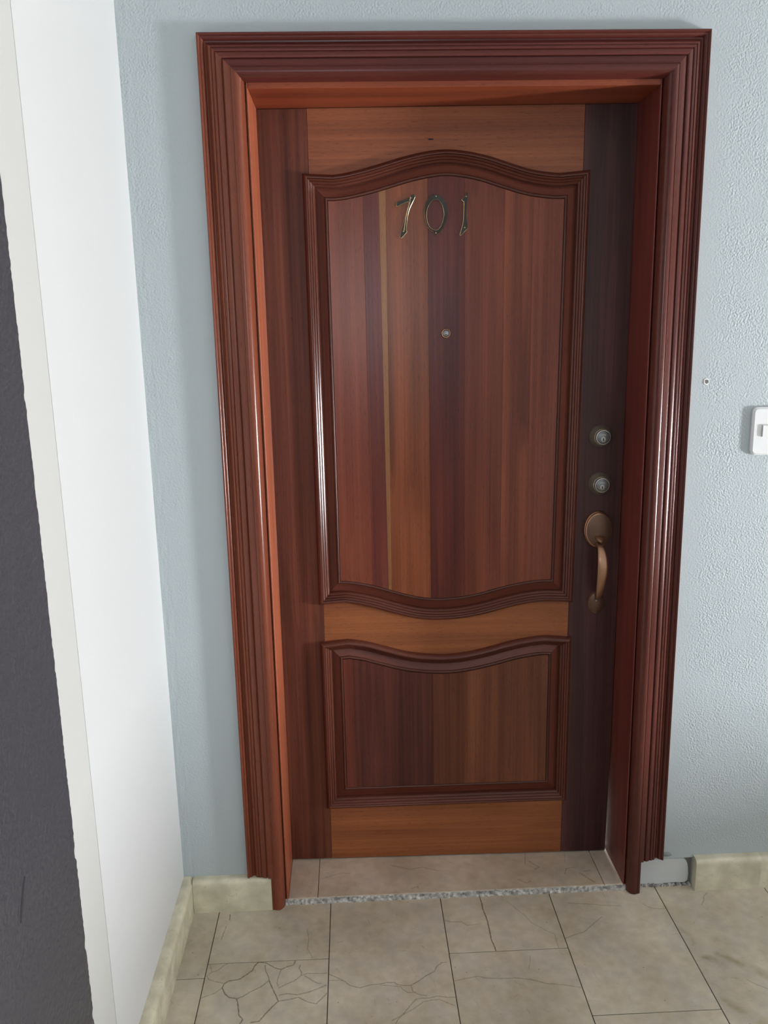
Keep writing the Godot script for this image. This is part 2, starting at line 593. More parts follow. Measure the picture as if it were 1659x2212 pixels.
func make_materials() -> void:
	wood_maps = [wood_texture(11, 0.25, 0.55), wood_texture(21, 0.6, 1.0), wood_texture(31, 0.12, 0.45), wood_texture(41, 0.3, 0.72), wood_texture(46, 0.2, 0.8)]
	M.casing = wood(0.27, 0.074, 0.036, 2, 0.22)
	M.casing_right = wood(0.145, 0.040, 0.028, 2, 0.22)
	M.casing_head = wood(0.150, 0.036, 0.026, 2, 0.30)  # darker than the legs: the head's weaker light is partly in the colour
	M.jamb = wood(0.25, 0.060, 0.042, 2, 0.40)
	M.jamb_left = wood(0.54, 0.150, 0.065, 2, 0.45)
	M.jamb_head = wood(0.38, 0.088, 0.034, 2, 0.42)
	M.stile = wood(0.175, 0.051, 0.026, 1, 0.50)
	M.stile_shaded = wood(0.090, 0.032, 0.028, 1, 0.46)  # right stile: the jamb's shadow is partly put into this darker colour
	M.rail = wood(0.42, 0.142, 0.046, 0, 0.46)
	M.rail_top = wood(0.42, 0.142, 0.058, 0, 0.46)
	M.moulding = wood(0.165, 0.050, 0.030, 2, 0.20)
	M.bead = wood(0.14, 0.045, 0.028, 2, 0.28)
	M.border = wood(0.21, 0.057, 0.032, 2, 0.42)
	var st_mat := StandardMaterial3D.new()
	st_mat.albedo_color = Color(0.46, 0.51, 0.52).linear_to_srgb()
	st_mat.roughness = 0.62
	st_mat.heightmap_enabled = true
	st_mat.heightmap_texture = plaster_relief()
	st_mat.heightmap_scale = 0.21
	M.plaster = st_mat
	var white := plain(0.63, 0.63, 0.615, 0.5)
	white.heightmap_enabled = true
	white.heightmap_texture = tile_relief(81, 0.03, 0.0)
	white.heightmap_scale = 0.02
	M.white = white
	var cream := white.duplicate()
	cream.albedo_color = Color(0.55, 0.545, 0.51).linear_to_srgb()
	M.cream = cream
	var dark := plain(0.046, 0.044, 0.050, 0.42)
	dark.heightmap_enabled = true
	dark.heightmap_texture = tile_relief(82, 0.075, 12.0)
	dark.heightmap_scale = 0.20
	M.dark = dark
	var floor_m := StandardMaterial3D.new()
	floor_m.albedo_texture = marble_texture()
	floor_m.albedo_color = Color(0.94, 0.92, 0.88).linear_to_srgb()
	floor_m.roughness = 0.55
	M.floor = floor_m
	var floor_b := floor_m.duplicate()
	floor_b.albedo_color = Color(0.97, 0.95, 0.91).linear_to_srgb()
	M.floor_b = floor_b
	var floor_c := floor_m.duplicate()
	floor_c.albedo_color = Color(0.99, 0.97, 0.93).linear_to_srgb()
	M.floor_c = floor_c
	var sill := floor_m.duplicate()
	sill.albedo_color = Color(1.0, 0.95, 0.90).linear_to_srgb()
	sill.roughness = 0.34
	M.sill = sill
	M.grout = plain(0.09, 0.078, 0.06, 0.9)
	var stone := StandardMaterial3D.new()
	stone.albedo_texture = pale_stone_texture()
	stone.albedo_color = Color(0.95, 0.93, 0.86).linear_to_srgb()
	stone.roughness = 0.25
	M.stone = stone
	M.mortar = grainy(0.80, 0.77, 0.70, 91)
	M.patch = plain(0.60, 0.62, 0.61, 0.7)
	M.dirt = plain(0.20, 0.18, 0.155, 0.95)
	M.bronze = plain(0.15, 0.088, 0.060, 0.38, 0.8)
	M.bronze_rim = plain(0.52, 0.28, 0.17, 0.32, 0.88)
	M.grip = plain(0.44, 0.255, 0.155, 0.36, 0.88)
	M.brass_dark = plain(0.034, 0.031, 0.025, 0.42, 0.5)
	M.brass_edge = plain(0.66, 0.52, 0.28, 0.28, 0.95)
	M.rose = plain(0.30, 0.26, 0.19, 0.36, 0.7)
	M.steel = plain(0.40, 0.385, 0.36, 0.36, 0.9)
	M.steel_face = plain(0.20, 0.20, 0.195, 0.42, 0.75)
	M.black = plain(0.012, 0.012, 0.012, 0.6)
	M.lens = plain(0.30, 0.32, 0.34, 0.12, 0.7)
	M.plastic = plain(0.80, 0.80, 0.79, 0.34)
	M.plastic_grey = plain(0.52, 0.52, 0.50, 0.4)
	M.frame = plain(0.55, 0.56, 0.57, 0.4, 0.3)
	M.ceiling = plain(0.55, 0.55, 0.55, 0.8)
	M.hall = plain(0.50, 0.50, 0.50, 0.7)

# ---------------------------------------------------------------- setting
# a window: frame, glazing bars and a frosted pane bright with daylight, with the light it gives just in front of it
func window(called: String, centre: Vector3, turn: float, wd: float, ht: float, energy: float, tint: Color, label: String) -> void:
	var n := base(called, centre, turn)
	tag(n, label, "window", "structure")
	var t := 0.04
	for s in [-1.0, 1.0]:
		var a := begin()
		bbox(a, Vector3(s * (wd / 2 + t / 2) - t / 2, -ht / 2 - t, -0.03), Vector3(s * (wd / 2 + t / 2) + t / 2, ht / 2 + t, 0.03), 0.003, uv_side)
		obj("frame", a, M.frame, n)
		var b := begin()
		bbox(b, Vector3(-wd / 2, s * (ht / 2 + t / 2) - t / 2, -0.03), Vector3(wd / 2, s * (ht / 2 + t / 2) + t / 2, 0.03), 0.003, uv_side)
		obj("frame", b, M.frame, n)
	var p := begin()
	bbox(p, Vector3(-wd / 2, -ht / 2, 0.0), Vector3(wd / 2, ht / 2, 0.006), 0.0, uv_side)
	var pm := plain(0.8, 0.8, 0.8, 0.5)
	pm.emission_enabled = true
	pm.emission = tint
	pm.emission_energy_multiplier = 2.0
	obj("window_pane", p, pm, n)
	var l := AreaLight3D.new()
	l.name = "window_daylight"
	l.area_size = Vector2(wd, ht)
	l.light_color = tint
	l.light_energy = energy
	l.area_range = 12.0
	l.shadow_enabled = true
	n.add_child(l)
	l.position = Vector3(0, 0, -0.012)

func slab(called: String, lo: Vector3, hi: Vector3, mat: Material, label: String, category := "wall") -> MeshInstance3D:
	var s := begin()
	bbox(s, lo, hi, 0.0, uv_side)
	var o := obj(called, s, mat)
	tag(o, label, category, "structure")
	return o

func build_walls() -> void:
	# back wall with the door opening, and the stripped patch low beside the right casing
	var s := begin()
	bbox(s, Vector3(-0.6, 0, -0.26), Vector3(0.085, 2.62, 0), 0.0, uv_wall)
	bbox(s, Vector3(0.085, 2.13, -0.26), Vector3(1.072, 2.62, 0), 0.0, uv_wall)
	bbox(s, Vector3(1.072, 0.089, -0.26), Vector3(1.2525, 2.62, 0), 0.0, uv_wall)
	bbox(s, Vector3(1.2525, 0, -0.26), Vector3(RX + 0.2, 2.62, 0), 0.0, uv_wall)
	bbox(s, Vector3(1.072, 0, -0.26), Vector3(1.2525, 0.089, -0.012), 0.0, uv_wall)
	var w := obj("wall_back", s, M.plaster)
	tag(w, "pale blue-grey wall with rough roller-painted plaster around the wooden doorway", "wall", "structure")
	# bare plaster where a length of skirting is missing
	var rng := RandomNumberGenerator.new()
	rng.seed = 5
	var poly := PackedVector2Array([Vector2(1.085, 0.006), Vector2(1.15, 0.004), Vector2(1.2, 0.007), Vector2(1.236, 0.006), Vector2(1.2435, 0.014), Vector2(1.2445, 0.03), Vector2(1.2435, 0.05), Vector2(1.2405, 0.066), Vector2(1.2365, 0.076), Vector2(1.228, 0.0845), Vector2(1.20, 0.0855), Vector2(1.16, 0.084), Vector2(1.13, 0.086), Vector2(1.085, 0.085)])
	var p := begin()
	prism(p, poly, -0.012, -0.004, 0.0015, uv_wall)
	obj("plaster_patch", p, M.patch, w).set_meta("label", "smooth whitish plaster patch beside the right casing foot")
	var dp := begin()
	prism(dp, PackedVector2Array([Vector2(1.232, 0.0), Vector2(1.2525, 0.0), Vector2(1.2525, 0.0885), Vector2(1.222, 0.0885)]), -0.0125, -0.009, 0.0, uv_wall)
	obj("bare_mortar", dp, M.dirt, w)
	# chipped screw hole and the lump of filler above the patch
	var ring := PackedVector2Array()
	var hole := PackedVector2Array()
	for i in 12:
		var a := TAU * i / 12.0
		ring.append(Vector2(1.205 + cos(a) * 0.0085 * rng.randf_range(0.7, 1.1), 1.4226 + sin(a) * 0.0095 * rng.randf_range(0.75, 1.1)))
		hole.append(Vector2(1.2065 + cos(a) * 0.0055 * rng.randf_range(0.7, 1.1), 1.4232 + sin(a) * 0.0060 * rng.randf_range(0.75, 1.1)))
	var rg := begin()
	prism(rg, ring, 0.0, 0.0012, 0.0008, uv_wall)
	var chip := obj("paint_chip", rg, plain(0.78, 0.78, 0.75, 0.7), w)
	var hl := begin()
	prism(hl, hole, 0.0, 0.0015, 0.0004, uv_wall)
	obj("screw_hole", hl, plain(0.17, 0.165, 0.155, 0.9), chip)
	var lump := begin()
	lathe(lump, 1.176, 0.1035, [Vector2(0.011, -0.001), Vector2(0.010, 0.004), Vector2(0.006, 0.007), Vector2(0.0, 0.0085)], 1.35, 0.6, 14)
	obj("filler_lump", lump, M.plaster, w)

	# left wall: smooth white, then a cream strip, then dark grey paint
	var l := begin()
	bbox(l, Vector3(-0.42, 0, 0), Vector3(-0.178, 2.62, 0.636), 0.0, uv_side)
	var wl := obj("wall_left", l, M.white)
	tag(wl, "smooth white side wall that ends in dark grey paint", "wall", "structure")
	var c := begin()
	bbox(c, Vector3(-0.42, 0, 0.6365), Vector3(-0.1785, 2.62, 0.7515), 0.0006, uv_side)
	obj("cream_strip", c, M.cream, wl).set_meta("label", "cream painted vertical strip beside the dark paint")
	var d := begin()
	bbox(d, Vector3(-0.42, 0, 0.7505), Vector3(-0.1795, 2.62, RZ + 0.2), 0.0, uv_side)
	# ragged edge of the dark coat, a millimetre thick
	var edge := PackedVector2Array()
	var y := 0.0
	while y < 2.62:
		var z := 0.7515 + rng.randf_range(-0.0016, 0.0016)
		for ch in [[0.69, 0.012, 0.010], [0.505, 0.008, 0.005], [0.36, 0.012, 0.006], [1.47, 0.008, 0.004]]:
			if absf(y - ch[0]) < ch[1]:
				z += ch[2] * (1.0 - absf(y - ch[0]) / ch[1]) + rng.randf_range(0, 0.003)
		edge.append(Vector2(z, y))
		y += 0.006
	edge.append(Vector2(0.7515, 2.62))
	edge.append(Vector2(RZ + 0.2, 2.62))
	edge.append(Vector2(RZ + 0.2, 0.0))
	var idx := Geometry2D.triangulate_polygon(edge)
	for k in range(0, idx.size(), 3):
		var q := []
		for j in 3:
			q.append(Vector3(-0.1772, edge[idx[k + j]].y, edge[idx[k + j]].x))
		face(d, q, Vector3(1, 0, 0), uv_side)
	for k in edge.size() - 3:
		face(d, [Vector3(-0.1795, edge[k].y, edge[k].x), Vector3(-0.1795, edge[k + 1].y, edge[k + 1].x), Vector3(-0.1772, edge[k + 1].y, edge[k + 1].x), Vector3(-0.1772, edge[k].y, edge[k].x)], Vector3(0, 0, -1), uv_side)
	obj("dark_coat", d, M.dark, wl).set_meta("label", "dark charcoal textured paint with a ragged edge")
	# gouge in the dark paint
	var gs := begin()
	var ridge := []
	for i in 7:
		var f := i / 6.0
		var wd := 0.0045 * sin(PI * (0.12 + 0.76 * f))
		var row := []
		for k in 10:
			var a := TAU * k / 10.0
			row.append(Vector3(-0.1772 + 0.0018 * sin(a), 0.790 - 0.055 * f + 0.001 * cos(a), 0.955 + 0.030 * f + wd * cos(a)))
		ridge.append(row)
	loft(gs, ridge)
	obj("paint_run", gs, M.dark, wl)
	# unseen sides of the hall
	var r := begin()
	var z0 := WZ.x
	var z1 := WZ.y
	var y0 := WY.x
	var y1 := WY.y
	bbox(r, Vector3(RX, 0, -0.26), Vector3(RX + 0.2, 2.62, z0), 0.0, uv_side)
	bbox(r, Vector3(RX, 0, z1), Vector3(RX + 0.2, 2.62, RZ + 0.2), 0.0, uv_side)
	bbox(r, Vector3(RX, 0, z0), Vector3(RX + 0.2, y0, z1), 0.0, uv_side)
	bbox(r, Vector3(RX, y1, z0), Vector3(RX + 0.2, 2.62, z1), 0.0, uv_side)
	tag(obj("wall_right", r, M.hall), "plain wall at the far end of the hall with a low window", "wall", "structure")
	var f := begin()
	bbox(f, Vector3(-0.42, 0, RZ), Vector3(VX.x, 2.62, RZ + 0.2), 0.0, uv_side)
	bbox(f, Vector3(VX.y, 0, RZ), Vector3(RX + 0.2, 2.62, RZ + 0.2), 0.0, uv_side)
	bbox(f, Vector3(VX.x, 0, RZ), Vector3(VX.y, VY.x, RZ + 0.2), 0.0, uv_side)
	bbox(f, Vector3(VX.x, VY.y, RZ), Vector3(VX.y, 2.62, RZ + 0.2), 0.0, uv_side)
	tag(obj("wall_front", f, M.hall), "plain wall facing the wooden door with one window", "wall", "structure")
	slab("wall_light_block", Vector3(2.6, 0, 0.30), Vector3(2.72, 0.44, 2.4), M.hall, "unseen low parapet added to shade the lower walls")  # parapet added out of view to keep window light off the lower walls
	slab("ceiling", Vector3(-0.6, 2.62, -1.8), Vector3(RX + 0.2, 2.78, RZ + 0.2), M.ceiling, "plain white ceiling of the hall", "ceiling")
	# the room behind the door
	slab("wall_room_left", Vector3(-0.6, 0, -1.8), Vector3(-0.4, 2.62, -0.26), M.hall, "white side wall of the room behind the door")
	slab("wall_room_right", Vector3(1.8, 0, -1.8), Vector3(2.0, 2.62, -0.26), M.hall, "white wall of the room behind the door, latch side")
	slab("wall_room_back", Vector3(-0.4, 0, -1.9), Vector3(1.8, 2.62, -1.7), M.hall, "white far wall of the room behind the door")

func build_floor() -> void:
	var root := base("floor")
	tag(root, "worn beige marble tile floor with cracks and thin dark joints", "floor", "structure")
	var bed := begin()
	bbox(bed, Vector3(-0.6, -0.12, -1.9), Vector3(RX + 0.2, -0.0022, RZ + 0.2), 0.0, uv_plan)
	obj("joint_bed", bed, M.grout, root)
	var inner := begin()
	bbox(inner, Vector3(-0.4, -0.002, -1.7), Vector3(1.8, 0.012, -0.24), 0.0, uv_plan)
	obj("inner_floor", inner, M.stone, root)
	var xs := [-0.178, -0.082, 0.2255, 0.533, 0.841, 1.146]
	while xs[-1] < RX:
		xs.append(minf(xs[-1] + 0.3065, RX))
	var first := [0.266, 0.219, 0.52, 0.221, 0.438, 0.60]
	var mats := [M.floor, M.floor_b, M.floor_c, M.floor, M.floor_b]
	var g := 0.0011
	var k := 0
	for c in xs.size() - 1:
		var za := -0.012
		var zb: float = first[c] if c < first.size() else [0.22, 0.44, 0.30][c % 3]
		while za < RZ - 0.02:
			zb = minf(zb, RZ)
			var t := begin()
			bbox(t, Vector3(xs[c] + g, -0.02, za + g), Vector3(xs[c + 1] - g, 0.0, zb - g), 0.0008, uv_plan)
			var m: Material = mats[(k * 2 + c) % 5]
			if c == 1:
				m = M.floor_b
			if c == 2 or c == 4:
				m = M.floor_c
			if c == 3:
				m = M.floor
			obj("tile", t, m, root)
			k += 1
			za = zb
			zb = za + 0.613

func build_skirting() -> void:
	var prof := [Vector2(0, 0.0265), Vector2(0.080, 0.027), Vector2(0.087, 0.0262), Vector2(0.0925, 0.0235), Vector2(0.0958, 0.019), Vector2(0.0968, 0.013), Vector2(0.0968, 0.0)]
	var up := Vector2(0, 1)
	sweep_uv = Vector2(1.0, 0.5)
	var a := begin()
	sweep(a, [Vector2(-0.1505, 0), Vector2(0.065, 0)], [up, up], [up, up], prof, Vector2(0.1, 0.2))
	tag(obj("baseboard_back", a, M.stone), "short cream marble skirting between the white wall and the left casing", "baseboard", "structure")
	var b := begin()
	sweep(b, [Vector2(1.2525, 0), Vector2(RX, 0)], [up, up], [up, up], prof, Vector2(0.5, 0.63))
	tag(obj("baseboard_right", b, M.stone), "cream marble skirting below the light switch", "baseboard", "structure")
	var c := begin()
	sweep(c, [Vector2(-RZ, 0), Vector2(-0.0, 0)], [up, up], [up, up], prof, Vector2(0.3, 0.41))
	var o := obj("baseboard_left", c, M.stone)
	o.position = Vector3(-0.178, 0, 0)
	o.rotation.y = PI / 2
	sweep_uv = Vector2(0.36, 2.0)
	tag(o, "cream marble skirting along the smooth white side wall", "baseboard", "structure")

# ---------------------------------------------------------------- doorway
const CASING := [Vector2(0.0000, 0.0000), Vector2(0.0000, 0.0190), Vector2(0.0008, 0.0212), Vector2(0.0024, 0.0218), Vector2(0.0042, 0.0210), Vector2(0.0060, 0.0192), Vector2(0.0068, 0.0172), Vector2(0.0078, 0.0176), Vector2(0.0098, 0.0172), Vector2(0.0122, 0.0152), Vector2(0.0140, 0.0122), Vector2(0.0148, 0.0092), Vector2(0.0178, 0.0086), Vector2(0.0205, 0.0108), Vector2(0.0230, 0.0120), Vector2(0.0245, 0.0164), Vector2(0.0262, 0.0178), Vector2(0.0295, 0.0180), Vector2(0.0305, 0.0164), Vector2(0.0318, 0.0164), Vector2(0.0328, 0.0192), Vector2(0.0350, 0.0202), Vector2(0.0378, 0.0196), Vector2(0.0388, 0.0180), Vector2(0.0400, 0.0189), Vector2(0.0412, 0.0205), Vector2(0.0440, 0.0220), Vector2(0.0470, 0.0232), Vector2(0.0500, 0.0239), Vector2(0.0525, 0.0234), Vector2(0.0540, 0.0216), Vector2(0.0548, 0.0196), Vector2(0.0570, 0.0196), Vector2(0.0576, 0.0250), Vector2(0.0590, 0.0261), Vector2(0.0700, 0.0272), Vector2(0.0706, 0.0285), Vector2(0.0722, 0.0288), Vector2(0.0728, 0.0278), Vector2(0.0760, 0.0298), Vector2(0.0800, 0.0307), Vector2(0.0845, 0.0302), Vector2(0.0890, 0.0280), Vector2(0.0930, 0.0240), Vector2(0.0965, 0.0180), Vector2(0.0985, 0.0120), Vector2(0.0994, 0.0085), Vector2(0.1000, 0.0065), Vector2(0.1000, -0.0110)]

func build_casing() -> void:
	var root := base("trim_1")
	tag(root, "moulded red-brown wooden casing and jambs around the door", "door frame", "structure")
	var top := 2.2155
	var left := Vector2(1, 0)
	var down := Vector2(0, -1)
	var right := Vector2(-1, 0)
	var foot := []
	for v in CASING:
		if v.x > 0.066:
			if foot.is_empty():
				foot = [Vector2(0.0655, 0.0), Vector2(0.0655, 0.0266)]
			foot.append(v)
	for side in [0, 1]:
		var x: float = 0.0 if side == 0 else 1.16
		var d: Vector2 = left if side == 0 else right
		var s := begin()
		sweep(s, [Vector2(x, 0.0985), Vector2(x, top)], [d, mitre(d, down)], [d, d], CASING, Vector2(0.13 + side * 0.4, 0.1))
		sweep(s, [Vector2(x, 0.001), Vector2(x, 0.0985)], [d, d], [d, d], foot, Vector2(0.3 + side * 0.4, 0.03))
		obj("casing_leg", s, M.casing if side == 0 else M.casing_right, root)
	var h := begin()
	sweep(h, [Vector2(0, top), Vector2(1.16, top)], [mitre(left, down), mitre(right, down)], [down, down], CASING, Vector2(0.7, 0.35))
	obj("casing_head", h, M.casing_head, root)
	# jambs: boards lining the opening from the casing back to the door
	var a := begin()
	bbox(a, Vector3(0.1032, 0.0, -0.25), Vector3(0.1072, 2.135, 0.0050), 0.0010, uv_y(Vector2(0.2, 0.5)))
	bbox(a, Vector3(0.072, 0.0, -0.25), Vector3(0.1034, 2.135, -0.0115), 0.0, uv_y(Vector2(0.2, 0.5)))
	obj("jamb", a, M.jamb_left, root)
	var b := begin()
	bbox(b, Vector3(1.0540, 0.0, -0.25), Vector3(1.0572, 2.135, 0.0050), 0.0010, uv_y(Vector2(0.6, 0.1)))
	bbox(b, Vector3(1.0570, 0.0, -0.25), Vector3(1.088, 2.135, -0.0115), 0.0, uv_y(Vector2(0.6, 0.1)))
	obj("jamb", b, M.jamb, root)
	var c := begin()
	bbox(c, Vector3(0.1072, 2.1030, -0.25), Vector3(1.0540, 2.135, 0.0055), 0.0012, uv_x(Vector2(0.35, 0.8)))
	obj("head_jamb", c, M.jamb_head, root)

	# marble sill in three lengths, with a rough mortar edge
	var t := base("trim_2")
	tag(t, "worn beige marble door sill with a crumbly mortar edge", "door sill", "structure")
	for e in [[0.1075, 0.1888, M.sill], [0.1902, 1.0003, M.sill], [1.0017, 1.0538, M.sill]]:
		var s := begin()
		bbox(s, Vector3(e[0], 0.001, -0.26), Vector3(e[1], 0.0172, 0.005), 0.0012, uv_plan)
		obj("sill_slab", s, e[2], t)
	var rng := RandomNumberGenerator.new()
	rng.seed = 17
	var mo := begin()
	var rows := []
	var n := 190
	for i in n + 1:
		var x := 0.100 + 0.962 * i / n
		rows.append([Vector3(x, 0.0172 + rng.randf_range(-0.0022, 0.0004), 0.004), Vector3(x, 0.013 + rng.randf_range(-0.002, 0.002), 0.0065 + rng.randf_range(-0.0012, 0.0016)), Vector3(x, 0.006 + rng.randf_range(-0.002, 0.002), 0.0075 + rng.randf_range(-0.0015, 0.0022)), Vector3(x, -0.001, 0.0095 + rng.randf_range(-0.002, 0.0022))])
	for i in n:
		for j in 3:
			var p: Array = [rows[i][j], rows[i + 1][j], rows[i + 1][j + 1], rows[i][j + 1]]
			var nv: Vector3 = (p[1] - p[0]).cross(p[3] - p[0]).normalized()
			if nv.z < 0.0:
				nv = -nv
			face(mo, p, nv, uv_plan)
	obj("mortar_edge", mo, M.mortar, t)
	var m2 := begin()
	for i in 40:
		var x := 1.102 + 0.148 * i / 40.0
		var z := rng.randf_range(0.004, 0.008)
		bbox(m2, Vector3(x, -0.001, -0.012), Vector3(x + 0.0045, rng.randf_range(0.003, 0.009), z - 0.004), 0.0012, uv_plan)
	obj("mortar_edge", m2, M.mortar, t)

# the curve runs straight into its corners, so that the mitres of wide profiles do not cross
func clear_corners(path: Array) -> Array:
	var out := []
	for i in path.size():
		if i == 0 or i == path.size() - 1 or (path[i].x > path[0].x + 0.066 and path[i].x < path[-1].x - 0.066):
			out.append(path[i])
	return out

# one panel of the door: mouldings round it, planks behind, a bead round the raised field
func panel(door: Node3D, tops: Array, bots: Array, boards: Array, off: float) -> PackedVector2Array:
	var prof := [Vector2(0, -0.0005), Vector2(0.0006, 0.0040), Vector2(0.0022, 0.0085), Vector2(0.0050, 0.0125), Vector2(0.0085, 0.0152), Vector2(0.0112, 0.0156), Vector2(0.0124, 0.0148), Vector2(0.0129, 0.0112), Vector2(0.0137, 0.0128), Vector2(0.0158, 0.0113), Vector2(0.0181, 0.0092), Vector2(0.0187, 0.0060), Vector2(0.0195, 0.0074), Vector2(0.0217, 0.0057), Vector2(0.0239, 0.0037), Vector2(0.0245, 0.0006), Vector2(0.0253, 0.0021), Vector2(0.0275, 0.0004), Vector2(0.0298, -0.0016), Vector2(0.0306, -0.0040), Vector2(0.0310, -0.0150)]
	var bead := [Vector2(0.0530, -0.0080), Vector2(0.0536, -0.0055), Vector2(0.0550, -0.0032), Vector2(0.0578, -0.0024), Vector2(0.0604, -0.0036), Vector2(0.0614, -0.0060), Vector2(0.0618, -0.0085)]
	tops = clear_corners(tops)
	bots = clear_corners(bots)
	var tp := perps_of(tops, Vector2(0, -1))
	var bp := perps_of(bots, Vector2(0, 1))
	var rgt: Vector2 = perps_of([bots[-1], tops[-1]], Vector2(-1, 0))[0]
	var lft: Vector2 = perps_of([bots[0], tops[0]], Vector2(1, 0))[0]
	var td := tp.duplicate()
	var bd := bp.duplicate()
	td[0] = mitre(tp[0], lft)
	td[-1] = mitre(tp[-1], rgt)
	bd[0] = mitre(bp[0], lft)
	bd[-1] = mitre(bp[-1], rgt)
	var sides := [[tops, td, tp], [bots, bd, bp], [[bots[0], tops[0]], [bd[0], td[0]], [lft, lft]], [[bots[-1], tops[-1]], [bd[-1], td[-1]], [rgt, rgt]]]
	var k := 0
	var bst := begin()
	for s in sides:
		var st := begin()
		sweep(st, s[0], s[1], s[2], prof, Vector2(0.11 + 0.23 * k + off, 0.37 * k), false)
		obj("moulding", st, M.moulding, door)
		sweep(bst, s[0], s[1], s[2], bead, Vector2(0.4 + 0.2 * k, off), false)
		k += 1
	obj("panel_bead", bst, M.bead, door)
	k = 0
	for s in sides:
		var st := begin()
		sweep(st, s[0], s[1], s[2], [Vector2(0.0295, -0.0150), Vector2(0.0330, -0.0146), Vector2(0.0420, -0.0115), Vector2(0.0530, -0.0066), Vector2(0.0536, -0.0085), Vector2(0.0640, -0.0085)], Vector2(0.3 + 0.17 * k + off, 0.21 * k), false)
		obj("panel_border", st, M.border, door)
		k += 1
	var ring := func(u: float) -> PackedVector2Array:
		var out := PackedVector2Array()
		for i in tops.size():
			out.append(tops[i] + td[i] * u)
		for i in range(bots.size() - 1, -1, -1):
			out.append(bots[i] + bd[i] * u)
		return out
	var field: PackedVector2Array = ring.call(0.0622)
	var j := 0
	for b in boards:
		var rect := PackedVector2Array([Vector2(b[0], 0.0), Vector2(b[1], 0.0), Vector2(b[2], 2.1), Vector2(b[3], 2.1)])
		var st := begin()
		var uvf := uv_y(Vector2(0.19 * j + off, 0.31 * j + off))
		for q in Geometry2D.intersect_polygons(field, rect):
			prism(st, q, -0.016, -0.0035 + 0.00015 * (j % 2), 0.0003, uvf)
		obj("plank", st, b[4], door)
		j += 1
	return ring.call(0.016)

func digit_outline(pts: Array) -> PackedVector2Array:
	var out := PackedVector2Array()
	for v in pts:
		out.append(Vector2(v[0], v[1]) / 1000.0)
	return out

func number_digit(door: Node3D, poly: PackedVector2Array, screws: Array, label: String) -> MeshInstance3D:
	var h := -0.0034
	var s := begin()
	prism(s, poly, h - 0.001, h + 0.0042, 0.0, uv_plan, false, true)
	prism(s, inset(poly, 0.0011), h, h + 0.0048, 0.0, uv_plan, true, false)
	var o := obj("house_number", s, M.brass_dark, door)
	o.set_meta("label", label)
	var e := begin()
	var inner := inset(poly, 0.0011)
	var n := poly.size()
	for i in n:
		var j := (i + 1) % n
		var a := Vector3(poly[i].x, poly[i].y, h + 0.0042)
		var b := Vector3(poly[j].x, poly[j].y, h + 0.0042)
		var c := Vector3(inner[j].x, inner[j].y, h + 0.0048)
		var d := Vector3(inner[i].x, inner[i].y, h + 0.0048)
		var out := Vector3(a.x + b.x - c.x - d.x, a.y + b.y - c.y - d.y, 0.0).normalized()
		face(e, [a, b, c, d], (out * 0.6 + Vector3(0, 0, 0.8)).normalized(), uv_plan)
	obj("worn_edge", e, M.brass_edge, o)
	for p in screws:
		var t := begin()
		lathe(t, p[0] / 1000.0, p[1] / 1000.0, [Vector2(0.0022, h + 0.0046), Vector2(0.0019, h + 0.0056), Vector2(0.0008, h + 0.0062), Vector2(0.0, h + 0.0063)], 1.0, 1.0, 14)
		obj("screw", t, M.brass_edge, o)
	return o

